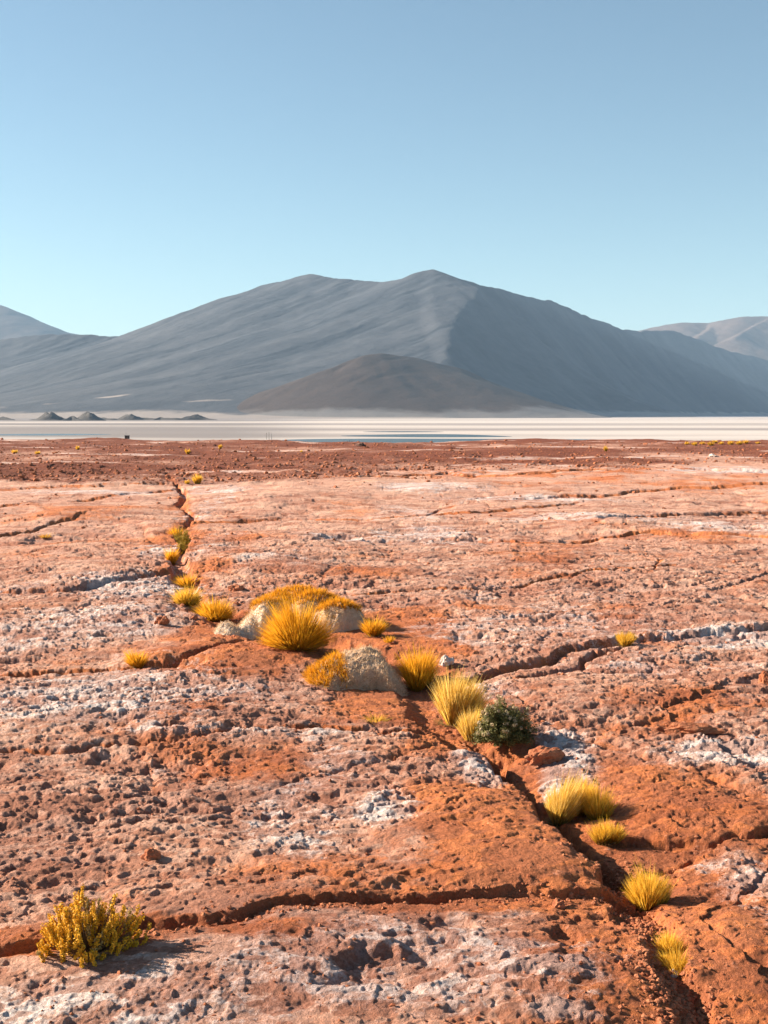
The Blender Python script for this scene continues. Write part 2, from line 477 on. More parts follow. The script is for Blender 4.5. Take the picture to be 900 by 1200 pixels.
    rub = np.clip(rub, 0, 1) * (0.8 + 0.35 * fbm(x / 14, y / 22, 4, 0.6, 2.0))
    streaks = sst(0.35, 0.6, fbm(x / 18 + 4, y / 7, 4, 0.6, 31.0))
    rub = np.clip(rub - 0.38 * streaks, 0, 1)
    salt = np.maximum(salt, 0.5 * streaks * sst(56, 70, y))
    rough = 0.75 + 0.35 * fbm(x / 1.3, y / 1.3, 3, 0.5, 9.0) - 0.30 * np.clip(redp, 0, 1)
    rough = rough - 0.55 * _ell_field([(300,1150,460,90,1.0),(600,985,170,60,0.5),(840,1120,120,90,0.5)], x, y)
    rough = np.clip(rough, 0.30, 1.3) * (1 - 0.5 * calm) * (1 + 0.30 * sst(11, 35, y)) + 0.7 * rub
    # pitted, crusty relief
    dxr, dyr = x * 0.80 + y * 0.10, y * 1.0 - x * 0.12
    for lam, c in ((1.3, 0.018), (0.62, 0.019), (0.31, 0.026), (0.155, 0.060), (0.078, 0.090), (0.04, 0.11)):
        n = perlin(dxr / lam + 31 * lam, dyr / lam - 7)
        z += (oct_amp(lam) * rough * c * lam * 2.0 * (n - 0.6 * np.abs(n))).astype(np.float32)
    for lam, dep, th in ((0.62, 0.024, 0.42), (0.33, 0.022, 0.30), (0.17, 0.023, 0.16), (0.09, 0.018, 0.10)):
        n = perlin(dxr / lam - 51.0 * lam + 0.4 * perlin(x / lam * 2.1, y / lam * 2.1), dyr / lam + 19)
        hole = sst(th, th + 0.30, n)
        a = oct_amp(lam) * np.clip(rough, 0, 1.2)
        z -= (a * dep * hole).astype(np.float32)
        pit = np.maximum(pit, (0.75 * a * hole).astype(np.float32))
    # flaky crust: chips and plates of different heights
    for sc, amp in ((0.34, 0.014), (0.13, 0.018), (0.065, 0.011)):
        f1, f2, cid = worley(dxr / (sc * 1.35) + 0.3 * perlin(x / sc, y / sc), dyr / sc + 0.3 * perlin(x / sc + 9, y / sc))
        z += (oct_amp(sc) * rough * amp * (_rnd[cid] - 0.5) * sst(0.0, 0.22, f2 - f1)).astype(np.float32)
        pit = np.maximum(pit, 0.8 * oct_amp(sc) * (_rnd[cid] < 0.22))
    # cobbly rubble
    f1, f2, cid = worley(x / 0.9, y / 1.1)
    z += (rub * 0.16 * oct_amp(0.9) * (1 - f1) * _rnd[cid]).astype(np.float32)
    f1, f2, cid = worley(x / 3.1 + 9, y / 3.7)
    z += (rub * 0.16 * np.clip(1 - f1 * 1.5, 0, 1) * sst(0.55, 0.9, _rnd[cid]) * oct_amp(3.2)).astype(np.float32)
    # stony floor of the trench
    f1, f2, cid = worley(x / 0.055, y / 0.055)
    z += (trench * 0.022 * oct_amp(0.055) * (1 - f1)).astype(np.float32)
    # rim of the plain and the fall to the salt flat
    kx = x / np.clip(y, 1, None)
    low = sst(-0.085, -0.03, kx) * (1 - sst(0.06, 0.10, kx))
    z -= (0.28 * low * sst(110, 150, y)).astype(np.float32)
    z += (0.10 * sst(80, 150, y) * fbm(x / 6, y / 40, 4, 0.6, 21.0)).astype(np.float32)
    edge = 150 + 9 * fbm(x / 25, np.zeros_like(x) + 0.3, 3, 0.5)
    t = sst(0, 62, y - edge)
    z = z * (1 - t) + (SALT_Z - 0.5) * t
    return z, salt, red, np.clip(rub, 0, 1), pit

def build_ground():
    py1 = np.arange(1330, 720, -0.72); py2 = np.arange(720, 560, -0.45); py3 = np.arange(560, 514.6, -0.26)
    yr = [at(450, p)[1] for p in np.concatenate([py1, py2, py3])]
    yr = np.array(yr)
    back = np.concatenate([np.linspace(-60, 2, 20), np.linspace(2.3, yr[0] - 0.03, 40)])
    ahead = np.concatenate([np.arange(yr[-1] + 1.5, 172, 1.5), np.linspace(174, 240, 20)])
    Y = np.concatenate([back, yr, ahead])
    inner = np.linspace(-1, 1, 1260)
    outer = 1 + np.geomspace(0.004, 14, 60)
    U = np.concatenate([-outer[::-1], inner, outer])
    hw = 0.335 * np.clip(Y, 3, None) + 0.35
    X = U[None, :] * hw[:, None]
    YY = np.repeat(Y[:, None], len(U), 1)
    x, y = X.ravel(), YY.ravel()
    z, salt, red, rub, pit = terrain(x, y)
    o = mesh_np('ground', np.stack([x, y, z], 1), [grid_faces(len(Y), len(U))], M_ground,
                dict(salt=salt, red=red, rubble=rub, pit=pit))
    kind(o, 'structure')

build_ground()

def gz(x, y):
    return float(terrain(np.array([x]), np.array([y]))[0][0])
def hit(px, py):
    """where the sight line of a photo pixel meets the ground"""
    x0, y0 = at(px, py)
    k = np.linspace(0.85, 1.25, 500)
    zr = CAMZ * (1 - k)
    below = np.nonzero(zr <= gzs(x0 * k, y0 * k))[0]
    q = k[below[0]] if len(below) else 1.0
    return x0 * q, y0 * q
def gzs(x, y):
    return terrain(np.asarray(x), np.asarray(y))[0]

# ------------------------------------------------------------------ salt flat, lagoon
def sheet(name, rings, z, mat):
    n = len(rings)
    v = [(x, y, z) for x, y in rings]
    me = bpy.data.meshes.new(name); me.from_pydata(v, [], [list(range(n))]); me.materials.append(mat)
    o = bpy.data.objects.new(name, me); C.objects.link(o)
    return kind(o, 'structure')

gxs = np.concatenate([-np.geomspace(120, 24000, 30)[::-1], np.linspace(-100, 100, 9), np.geomspace(120, 24000, 30)])
gys = np.concatenate([np.linspace(-280, 400, 12), np.geomspace(450, 28000, 50)])
GX, GY = np.meshgrid(gxs, gys)
kind(mesh_np('salt_flat', np.stack([GX.ravel(), GY.ravel(), np.full(GX.size, SALT_Z)], 1), [grid_faces(*GX.shape)], mat_salt()), 'structure')
M_water = mat_water()
def lagoon(top, bottom):
    pts = [at(px, py, SALT_Z) for px, py in bottom] + [at(px, py, SALT_Z) for px, py in top[::-1]]
    # soften the shore
    P = np.array(pts)
    for _ in range(3):
        Q = np.roll(P, -1, 0); P = np.stack([0.75 * P + 0.25 * Q, 0.25 * P + 0.75 * Q], 1).reshape(-1, 2)
    sheet('lagoon', [tuple(p) for p in P], SALT_Z + 0.06, M_water)
lagoon([(395,510.6),(440,509.4),(500,508.6),(550,509.2),(600,511.4)], [(405,511.4),(440,512.0),(500,512.6),(560,512.3),(600,511.9)])
lagoon([(330,515.2),(380,514.2),(450,513.9),(520,514.1),(580,514.3),(650,514.8),(760,515.0)], [(330,517),(380,518.5),(450,519.5),(520,519),(580,518),(650,517),(760,516.2)])
lagoon([(425,505.8),(470,505.2),(520,505.9)], [(425,506.3),(470,506.7),(520,506.4)])
lagoon([(-40,509.2),(60,508.2),(130,508.9)], [(-40,510.2),(60,510.5),(130,509.6)])

# ------------------------------------------------------------------ mountains
def ridge_field(x, y, ridges, east=None):
    """ridges: (points px, py, D; slope; shape exponent)"""
    z = np.zeros(x.shape, np.float32)
    for pts, slope, ex, *lee in ridges:
        P = np.array([at_d(*p) for p in pts]); P[:, 2] -= SALT_Z
        best = np.zeros(x.shape, np.float32)
        for i in range(len(P) - 1):
            a, b = P[i], P[i + 1]
            d = b[:2] - a[:2]; L2 = d @ d
            t = np.clip(((x - a[0]) * d[0] + (y - a[1]) * d[1]) / L2, 0, 1)
            h = a[2] + t * (b[2] - a[2])
            dist = np.hypot(x - a[0] - t * d[0], y - a[1] - t * d[1])
            if east is not None and lee: dist = dist + 1.6 * east
            W = np.clip(h, 1, None) / slope * ex
            qv = h * np.clip(1 - dist / W, 0, 1) ** ex
            best = np.maximum(best, qv)
        z = np.maximum(z, best)
    return z

def build_range(name, ridges, xk, ys, nc, mat, rough=1.0, palefn=None, soft=3, fade=None, divide=None, paleh=75, lumpy=0):
    U = np.linspace(xk[0], xk[1], nc); Y = ys
    X = U[None, :] * Y[:, None]; YY = np.repeat(Y[:, None], nc, 1)
    x, y = X.ravel(), YY.ravel()
    wx = x + 90 * rough * fbm(x / 900, y / 900, 4, 0.5, 3.0); wy = y + 90 * rough * fbm(x / 900, y / 900, 4, 0.5, 63.0)
    # keep ridge lines where they are, warp only the flanks a little
    east = None
    if divide is not None:
        P = np.array([at_d(*p) for p in divide])
        east = np.clip(x * 0.4 + wx * 0.6 - np.interp(y * 0.4 + wy * 0.6, P[:, 1], P[:, 0]), 0, None)
    z = ridge_field(x * 0.4 + wx * 0.6, y * 0.4 + wy * 0.6, ridges, east)
    Z2 = z.reshape(x.size // nc, nc)
    for _ in range(soft):
        Z2[1:-1, 1:-1] = (Z2[1:-1, 1:-1] * 2 + Z2[:-2, 1:-1] + Z2[2:, 1:-1] + Z2[1:-1, :-2] + Z2[1:-1, 2:]) / 6
    z = Z2.ravel()
    if lumpy: z = z * np.clip(1 + 0.35 * fbm(x / 45, y / 60, 4, 0.5, 2.0), 0, 2)
    up = sst(10, 250, z)
    kx = x / y
    side = sst(0.03, 0.07, kx)
    st = np.zeros(x.shape, np.float32)
    for (ca, sa, wgt) in ((math.cos(R(48)), math.sin(R(48)), 1 - side), (math.cos(R(120)), math.sin(R(120)), side)):
        u = x * -sa + y * ca; v = x * ca + y * sa
        n = fbm(u / 260, v / 2400, 5, 0.6, 11.0)
        st += (wgt * n).astype(np.float32)
    z = z + up * rough * (7 * st - 4 * np.abs(st) + 5 * fbm(x / 420, y / 420, 6, 0.55, 4.0))
    if fade is not None: z = z * sst(fade[0], fade[1], y)
    pale = 1 - sst(0, paleh, z + 18 * fbm(x / 500, y / 300, 4, 0.5, 14.0))  # paler foot: sandy fans, with the mist lying there painted into the colour
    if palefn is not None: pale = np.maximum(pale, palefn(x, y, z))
    z = np.where(z < 0.5, -3, z) + SALT_Z
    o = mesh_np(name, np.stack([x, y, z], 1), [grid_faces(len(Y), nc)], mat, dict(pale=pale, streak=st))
    return kind(o, 'structure')

M_main = mat_mountain('mountain_ash', (0.030, 0.036, 0.050), (0.072, 0.076, 0.090))
main_ridges = [
 # skyline of the massif, left foot to summit to right foot
 ([(-260,410,11500),(0,397,11000),(60,390,11000),(150,392,10800),(175,390,10800),(222,371,10700),(265,350,10600),(310,332,10500),(350,322,10400),(365,320,10400),(405,325,10200),(450,330,10000),(472,325,9900),(490,318,9800),(505,314,9800)], 0.40, 1.35, 1),
 ([(505,314,9800),(530,322,9950),(565,333,10250),(600,341,10900),(650,352,11800),(690,368,12700),(722,383,13500),(745,385,14000),(765,384,14300),(785,384,14600),(815,394,15200),(850,406,15800),(905,421,16400),(1000,445,17200)], 1.0, 1.15),
 # spur that parts light from shade
 ([(505,314,9800),(560,334,9500),(556,350,9100),(545,372,8700),(530,398,8200),(515,428,7700),(500,465,7100)], 0.95, 1.1),
 # spurs of the sunlit flank
 ([(472,325,9900),(420,350,9500),(350,388,9000),(270,418,8500),(180,446,8000),(60,470,7300)], 0.33, 1.5, 1),
 ([(365,320,10400),(300,360,10000),(220,398,9500),(120,428,9000),(0,455,8300)], 0.36, 1.5, 1),
 ([(430,335,10100),(340,410,8800),(300,450,8000)], 0.34, 1.4, 1),
]
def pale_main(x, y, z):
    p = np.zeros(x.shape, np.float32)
    for px, py, D, rx, ry, v in ((132,475,6900,120,60,0.9),(60,478,6800,90,50,0.6),(245,480,6600,200,40,0.7),(300,488,6100,500,200,0.5),(380,487,5900,600,260,0.55),(660,480,6900,900,300,0.4)):  # pale ground patches; the wide low ones paint in mist along the foot
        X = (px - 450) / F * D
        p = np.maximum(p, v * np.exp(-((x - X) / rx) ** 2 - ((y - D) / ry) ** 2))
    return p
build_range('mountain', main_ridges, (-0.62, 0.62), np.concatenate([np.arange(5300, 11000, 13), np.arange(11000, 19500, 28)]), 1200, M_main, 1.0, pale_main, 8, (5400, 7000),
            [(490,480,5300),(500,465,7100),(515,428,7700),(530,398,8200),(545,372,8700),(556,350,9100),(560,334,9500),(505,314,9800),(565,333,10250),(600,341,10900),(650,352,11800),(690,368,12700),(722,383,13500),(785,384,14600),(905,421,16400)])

M_front = mat_mountain('hill_cinder', (0.036, 0.022, 0.018), (0.060, 0.039, 0.032), (0.15, 0.14, 0.14))
front = [([(215,489.5,6700),(255,486,6600),(290,477,6600),(340,450,6700),(390,428,6850),(430,415,6950),(450,413,7000),(490,418,7050),(535,431,7200),(580,452,7350),(615,471,7500),(650,484,7600)], 0.42, 1.35)]
build_range('hill', front, (-0.20, 0.20), np.arange(5600, 9000, 13), 500, M_front, 0.7, None, 5, None, None, 90)  # pale foot reaches higher here, painted to look like haze

M_far = mat_mountain('mountain_far', (0.075, 0.054, 0.050), (0.125, 0.092, 0.084))
right = [([(700,395,19500),(760,385,19200),(800,377,19000),(830,378,19000),(850,373,18900),(870,370,18800),(905,370,18800),(1000,374,18600),(1200,400,18600)], 0.42, 1.2),
         ([(835,378,19000),(815,400,17600)], 0.42, 1.3), ([(905,370,18800),(860,395,17500),(850,415,17000)], 0.42, 1.3), ([(950,372,18700),(930,400,17300)], 0.42, 1.3)]
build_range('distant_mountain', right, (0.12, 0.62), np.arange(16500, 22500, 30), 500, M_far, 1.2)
left = [([(-400,420,21000),(-200,375,20500),(-60,342,20000),(0,355,20000),(40,374,20200),(75,388,20500),(140,400,21000)], 0.45, 1.2)]
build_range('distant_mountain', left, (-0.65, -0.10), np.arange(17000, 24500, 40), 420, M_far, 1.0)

M_dark = mat_mountain('hill_dark', (0.026, 0.028, 0.033), (0.048, 0.050, 0.055), (0.07, 0.065, 0.065))
for pts, sl in (([(-25,494,4077),(0,489.5,4077),(14,492.5,4090),(24,495,4110)], 0.40),
            ([(42,493,3982),(52,487,3982),(60,485.8,3942),(68,488.5,3921),(76,491,3921)], 0.42),
            ([(76,491.5,3793),(86,489,3793),(95,492,3793)], 0.4),
            ([(92,491,3888),(101,485.5,3888),(106,485.6,3888),(116,490,3888),(124,493,3888)], 0.42),
            ([(134,493,4171),(146,488.5,4171),(152,487,4171),(164,490,4171),(175,493,4171)], 0.35),
            ([(176,492.5,4171),(188,490,4171),(198,492.5,4171)], 0.35),
            ([(200,493,4266),(218,489.5,4266),(232,487,4360),(250,492,4360)], 0.3),
            ([(28,492.5,4150),(48,491,4150),(84,491.3,4180),(112,490.6,4180),(132,491.6,4180),(168,491,4200),(205,491.2,4200),(240,490.8,4220),(262,492.5,4220)], 0.25)):
    ks = [(p[0] - 450) / F for p in pts]
    D = pts[0][2]
    pts = [(p[0], p[1] - (1.6 if 0 < n_ < len(pts) - 1 else 0), p[2] + (60 if n_ % 2 else 0)) for n_, p in enumerate(pts)]
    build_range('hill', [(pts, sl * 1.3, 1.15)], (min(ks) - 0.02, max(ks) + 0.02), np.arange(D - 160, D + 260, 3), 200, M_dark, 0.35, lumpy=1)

# ------------------------------------------------------------------ grass and shrubs
def blades(n, rng, base, direc, length, width, bend, c_base, c_tip, tipvar=0.25, segs=3, droop=0.0):
    """n curved tapering blades; base (n,3), direc (n,3) unit, length (n,), width (n,)"""
    out = direc.copy(); out[:, 2] = 0
    nr = np.linalg.norm(out, axis=1, keepdims=True); out = out / np.clip(nr, 1e-4, None)
    ra = rng.rand(n) * 2 * np.pi
    wd = np.stack([np.cos(ra), np.sin(ra), 0 * ra], 1)
    V, Cc = [], []
    mixr = np.clip(rng.rand(n, 1) + tipvar * rng.randn(n, 1), 0, 1)
    br = (0.62 + 0.62 * rng.rand(n, 1) ** 0.7)
    for s in range(segs + 1):
        t = s / segs
        p = base + direc * (length * t)[:, None] + out * (bend * length * t * t)[:, None]
        p[:, 2] -= droop * length * t * t
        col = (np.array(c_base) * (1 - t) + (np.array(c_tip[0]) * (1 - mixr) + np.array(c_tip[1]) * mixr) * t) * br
        if s < segs:
            w = (width * (1 - 0.6 * t))[:, None] * wd
            V += [p - w, p + w]; Cc += [col, col]
        else:
            V.append(p); Cc.append(col)
    k = 2 * segs + 1
    V = np.stack(V, 1).reshape(-1, 3); Cc = np.stack(Cc, 1).reshape(-1, 3)
    b = (np.arange(n) * k)[:, None]
    quads = [b + np.array([2 * s, 2 * s + 1, 2 * s + 3, 2 * s + 2]) for s in range(segs - 1)]
    tri = b + np.array([2 * segs - 2, 2 * segs - 1, 2 * segs])
    faces = ([np.concatenate(quads).astype(np.int32)] if quads else []) + [tri.astype(np.int32)]
    return V, faces, Cc

def merge(parts):
    V, Q, T, Cc, off = [], [], [], [], 0
    for v, f, c in parts:
        for a in f:
            (Q if a.shape[1] == 4 else T).append(a + off)
        V.append(v); Cc.append(c); off += len(v)
    fs = [np.concatenate(a) for a in (Q, T) if a]
    return np.concatenate(V), fs, np.concatenate(Cc)

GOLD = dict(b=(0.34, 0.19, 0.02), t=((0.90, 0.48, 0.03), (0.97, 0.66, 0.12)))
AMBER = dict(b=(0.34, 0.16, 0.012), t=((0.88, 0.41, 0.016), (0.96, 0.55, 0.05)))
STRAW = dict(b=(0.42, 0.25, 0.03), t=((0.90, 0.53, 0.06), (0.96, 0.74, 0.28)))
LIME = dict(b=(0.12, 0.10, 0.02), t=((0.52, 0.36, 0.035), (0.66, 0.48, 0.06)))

def tuft_geo(w, h, n, seed, pal, spread=None, pxm=200.0, clumps=1, flop=0.12):
    """a tussock about w wide and h tall, blades from a tight base"""
    rng = np.random.RandomState(seed)
    parts = []
    spread = spread if spread is not None else math.atan(0.5 * w / h * 1.05)
    cl = [(0, 0, 1.0)] if clumps == 1 else [(rng.uniform(-.28, .28) * w, rng.uniform(-.2, .2) * w, rng.uniform(.7, 1)) for _ in range(clumps)]
    if clumps > 1: cl[0] = (0, 0, 1.0)
    for cxo, cyo, sc in cl:
        m = max(40, int(n / len(cl)))
        r = np.sqrt(rng.rand(m)); a = rng.rand(m) * 2 * np.pi
        r0 = 0.16 * w * (1 if clumps == 1 else 0.7)
        base = np.stack([cxo + r0 * r * np.cos(a), cyo + r0 * r * np.sin(a), np.full(m, -0.03)], 1)
        tilt = spread * np.clip(r ** 0.9 + 0.15 * rng.randn(m), 0, 1.3)
        az = a + 0.5 * rng.randn(m) + 0.25 * np.sin(5 * a + seed * 1.7)
        d = np.stack([np.sin(tilt) * np.cos(az), np.sin(tilt) * np.sin(az), np.cos(tilt)], 1)
        hh, rr = h * 1.03, 0.5 * w - r0 * 0.6
        L = 1 / np.sqrt((np.cos(tilt) / hh) ** 2 + (np.sin(tilt) / rr) ** 2)
        L = L * sc * (0.55 + 0.55 * rng.rand(m) ** 0.8) * (1 + 0.16 * np.sin(3 * a + seed) * r)
        L *= np.where(rng.rand(m) < 0.10, 1.22, 1.0)
        ln_ = rng.randn(2) * 0.10; d[:, 0] += ln_[0]; d[:, 1] += ln_[1]; d /= np.linalg.norm(d, axis=1, keepdims=True)
        wd = np.full(m, max(0.0011, 0.42 / pxm)) * (0.7 + 0.6 * rng.rand(m))
        parts.append(blades(m, rng, base, d, L, wd, flop * (0.3 + rng.rand(m)), pal['b'], pal['t']))
    # short dead straw round the foot
    m = max(30, n // 7)
    a = rng.rand(m) * 2 * np.pi; r0 = 0.2 * w
    base = np.stack([r0 * np.cos(a), r0 * np.sin(a), np.full(m, -0.02)], 1)
    tl = R(62) + 0.25 * rng.randn(m)
    d = np.stack([np.sin(tl) * np.cos(a), np.sin(tl) * np.sin(a), np.cos(tl)], 1)
    parts.append(blades(m, rng, base, d, 0.24 * w * (0.5 + rng.rand(m)), np.full(m, max(0.001, 0.4 / pxm)), 0.1 + 0 * a, (0.17, 0.11, 0.05), ((0.42, 0.27, 0.09), (0.5, 0.36, 0.16)), droop=0.2))
    return merge(parts)

seed_n = [100]
def tuft(px, py, wpx, hpx, label, pal=GOLD, n=None, group='golden grass tussocks', name='grass_tussock', clumps=1, spread=None, flop=0.12, sink=0.0):
    x, y = hit(px, py)
    z = gz(x, y) - sink
    pxm = F / y
    w, h = wpx / pxm, hpx / pxm
    seed_n[0] += 1
    if n is None: n = int(min(3600, max(110, 1.15 * wpx * hpx)))
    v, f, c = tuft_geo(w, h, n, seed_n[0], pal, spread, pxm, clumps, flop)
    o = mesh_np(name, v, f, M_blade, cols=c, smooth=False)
    o.location = (x, y, z); o.rotation_euler.z = random.Random(seed_n[0]).uniform(0, 6.28)
    return tag(o, label, 'grass tussock', group)

tuft(348,759,88,64,'large round amber tussock in front of the big cushion mound',AMBER,n=5200,spread=R(68))
tuft(490,806,50,50,'dense tussock at the right end of the pale hay mound',AMBER,clumps=3)
tuft(531,848,56,68,'tall upright straw tussock behind the small one beside the dark shrub',STRAW,spread=R(26),clumps=2,n=3200)
tuft(553,867,38,40,'small straw tussock touching the left side of the dark green shrub',STRAW,spread=R(30))
tuft(655,964,42,62,'tall straw tussock on the trench bank, left end of the curved row',STRAW,spread=R(28))
tuft(680,954,36,48,'middle tussock of the curved row on the trench bank',GOLD,spread=R(30))
tuft(701,960,38,46,'right tussock of the curved row, above a small low tussock',GOLD,spread=R(34))
tuft(711,984,40,28,'small low tussock just below the curved row of grass',GOLD,clumps=3)
tuft(761,1060,52,54,'bright fan shaped tussock casting a long shadow beside the trench',GOLD,clumps=4,n=2600)
tuft(783,1117,36,32,'upper of two small tussocks near the gravel in the trench',GOLD,clumps=3)
tuft(795,1138,46,32,'lower of two small tussocks touching the trench gravel',GOLD,clumps=3)
tuft(158,780,26,22,'small lone tussock in the crack left of the mounds',AMBER,clumps=4,flop=0.3)
tuft(252,726,50,30,'low wide tussock left of the whitish dead cushion',AMBER,spread=R(66))
tuft(221,708,42,26,'pale topped tussock directly left behind the low wide one',GOLD,spread=R(58),clumps=2)
tuft(219,687,38,18,'flat tussock behind the pale topped one at the trench end',AMBER,spread=R(62),clumps=2)
tuft(201,660,20,20,'narrow tussock on the left bank of the far trench',AMBER)
tuft(207,631,22,15,'small tussock left of the greenish shrub in the far trench',AMBER)
tuft(231,567,15,13,'round tussock at the far end of the trench by the dark rubble',GOLD)
tuft(219,567,8,6,'tiny tussock left of the round one at the far trench end',GOLD)
tuft(437,745,34,24,'loose tussock in the shade right of the big cushion mound',AMBER,clumps=2,flop=0.25)
tuft(456,752,18,10,'tiny low tussock behind the top of the pale hay mound',AMBER)
tuft(733,757,30,20,'lone tussock in the long crack on the right half',GOLD,clumps=2)
tuft(440,846,40,12,'sparse flat tuft of pale grass on bare red ground',GOLD,n=160,flop=0.4)
tuft(53,630,18,6,'flat small tuft on the left among grey slabs',AMBER,n=90,flop=0.4)
far_g = 'tiny far tussocks near the rim of the red plain'
for px, py, w, h, lab in ((17,531,10,5,'far tussock at the left frame edge on dark rubble'),(44,532,9,4,'second far tussock from the left frame edge'),
        (91,527,6,5,'far tussock left of the little dark hut'),(220,532,7,7,'far golden tussock beyond the end of the trench'),
        (258,526,6,6,'far tussock nearest the rim, right of the hut'),(710,529,6,8,'far upright tussock on the right half of the plain'),
        (353,530,4,3,'faint far tuft in the centre of the rubble band')):
    tuft(px, py, w, h, lab, GOLD, group=far_g)
band_lab = 'golden tussock in the far row along the right rim'
for i, (px, py, w, h) in enumerate(((805,521,8,4),(814,522,9,5),(823,521,8,4),(833,522,10,5),(845,521,9,4),(856,521,10,5),(866,521,10,5),(874,520,8,5),(838,519,8,4),(888,520,7,3))):
    tuft(px, py, w, h, band_lab, GOLD, group='row of golden tussocks along the right rim')

# ---- cushions: lumpy mounds of dead grass
def cushion(name, label, cat, lumps, gold_fn, seed, fuzz_n, pale_fn, prof=0.5):
    """lumps: (px, py_base, rx m, ry m, h m); one continuous lumpy mound with a pelt of short grass"""
    cx, cy = at(lumps[0][0], lumps[0][1])
    cx0, cy0 = cx, cy
    cx, cy = hit(lumps[0][0], lumps[0][1])
    L = [(at(a, b)[0] - cx0, at(a, b)[1] - cy0, rx, ry, h) for a, b, rx, ry, h in lumps]
    xa = min(l[0] - l[2] for l in L) - .05; xb = max(l[0] + l[2] for l in L) + .05
    ya = min(l[1] - l[3] for l in L) - .05; yb = max(l[1] + l[3] for l in L) + .05
    nx, ny = 150, 110
    X, Y = np.meshgrid(np.linspace(xa, xb, nx), np.linspace(ya, yb, ny))
    x, y = X.ravel(), Y.ravel()
    wx = x + 0.035 * fbm(x / .3, y / .3, 3, .5, seed); wy = y + 0.035 * fbm(x / .3, y / .3, 3, .5, seed + 9)
    z = np.full(x.shape, -0.2, np.float32)
    for lx, ly, rx, ry, h in L:
        r2 = ((wx - lx) / rx) ** 2 + ((wy - ly) / ry) ** 2
        zz = h * np.clip(1 - r2, 0, 1) ** prof - 0.06 * (r2 > 1) - 0.03
        kk = np.clip(0.5 + 0.5 * (zz - z) / 0.16, 0, 1)
        z = z * (1 - kk) + zz * kk + 0.16 * kk * (1 - kk) * (np.maximum(z, zz) > -0.02)
    g = gzs(x + cx, y + cy)
    lump = 0.018 * fbm(x / .22, y / .22, 4, .5, seed + 3) + 0.007 * fbm(x / .05, y / .05, 2, .5, seed + 6)
    inside = z > -0.02
    zz = np.where(inside, z + lump, -0.12) + g
    base = float(g.mean())
    e = empty(name, (cx, cy, base), label, cat)
    rest = np.stack([x, y, zz - base], 1)
    pale = pale_fn(x, y, np.clip(z, 0, 9))
    # only the part of the sheet that carries the mound
    F4 = grid_faces(ny, nx)
    keep = inside[F4].any(1)
    F4 = F4[keep]
    used = np.unique(F4); remap = np.full(len(x), -1, np.int32); remap[used] = np.arange(len(used))
    # pelt
    rng = np.random.RandomState(seed)
    Z = (zz - base).reshape(ny, nx)
    dzx = np.gradient(Z, (xb - xa) / (nx - 1), axis=1).ravel(); dzy = np.gradient(Z, (yb - ya) / (ny - 1), axis=0).ravel()
    nrm = np.stack([-dzx, -dzy, np.ones_like(x)], 1); area = np.linalg.norm(nrm, axis=1); nrm /= area[:, None]
    gall = gold_fn(x, y, np.clip(z, 0, 9), nrm).astype(np.float32)
    body = mesh_np('cushion_body', rest[used], [remap[F4].astype(np.int32)], M_cushion, dict(salt=(pale * (1 - gall))[used], gold=gall[used]), parent=e)
    wgt = np.where(inside, np.clip(area, 0, 4), 0) * (1 + 2.5 * gall); idx = rng.choice(len(x), fuzz_n, p=wgt / wgt.sum())
    gf = gall[idx]
    jit = np.stack([rng.uniform(-.5, .5, fuzz_n) * (xb - xa) / nx, rng.uniform(-.5, .5, fuzz_n) * (yb - ya) / ny, 0 * gf], 1)
    jit[:, 2] = jit[:, 0] * dzx[idx] + jit[:, 1] * dzy[idx]
    b = rest[idx] + jit - 0.01 * nrm[idx]
    d = nrm[idx] + 0.45 * rng.randn(fuzz_n, 3) + np.array([0, 0, 0.35])
    d /= np.linalg.norm(d, axis=1, keepdims=True)
    pxm = F / cy
    isg = rng.rand(fuzz_n) < gf
    for nm, sel, ln, cb, ct in (('dry_pelt', ~isg, 0.045, (0.42, 0.26, 0.15), ((0.72, 0.49, 0.30), (0.88, 0.70, 0.50))), ('golden_fringe', isg, 0.085, (0.36, 0.16, 0.015), ((0.86, 0.35, 0.012), (0.92, 0.46, 0.03)))):
        m = int(sel.sum())
        if m < 10: continue
        pb = b[sel]; pd = d[sel]
        V, f, c = blades(m, rng, pb, pd, ln * (0.5 + 0.9 * rng.rand(m)), np.full(m, 0.40 / pxm), 0.2 * rng.rand(m), cb, ct, segs=2)
        mesh_np(nm, V, f, M_blade, cols=c, smooth=False, parent=e)
    return e

cushion('cushion_mound', 'largest cushion mound, long grey back edged with golden grass', 'grass mound',
        [(345,724,0.56,0.44,0.46),(314,728,0.38,0.38,0.38),(372,728,0.54,0.42,0.44),(396,734,0.40,0.36,0.38)],
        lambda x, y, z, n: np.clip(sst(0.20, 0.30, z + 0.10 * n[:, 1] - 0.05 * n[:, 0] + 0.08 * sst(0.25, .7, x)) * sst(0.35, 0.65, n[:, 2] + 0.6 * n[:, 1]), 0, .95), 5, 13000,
        lambda x, y, z: 0.55 * sst(0.30, 0.05, z))
cushion('dead_cushion', 'whitish dead cushion left of the round amber tussock', 'grass mound',
        [(300,742,0.33,0.44,0.36),(276,746,0.32,0.34,0.22),(318,730,0.25,0.32,0.38)],
        lambda x, y, z, n: 0.0 * x, 6, 4500, lambda x, y, z: 0.9 + 0 * x, 0.8)
cushion('hay_mound', 'pale hay coloured mound right below the round amber tussock', 'grass mound',
        [(428,800,0.44,0.55,0.41),(390,806,0.32,0.42,0.20),(412,802,0.38,0.46,0.32),(456,806,0.24,0.30,0.27)],
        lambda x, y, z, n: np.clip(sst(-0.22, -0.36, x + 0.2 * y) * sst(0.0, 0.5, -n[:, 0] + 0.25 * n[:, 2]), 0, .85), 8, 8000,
        lambda x, y, z: 0.35 * sst(0.05, 0.3, z), 0.85)

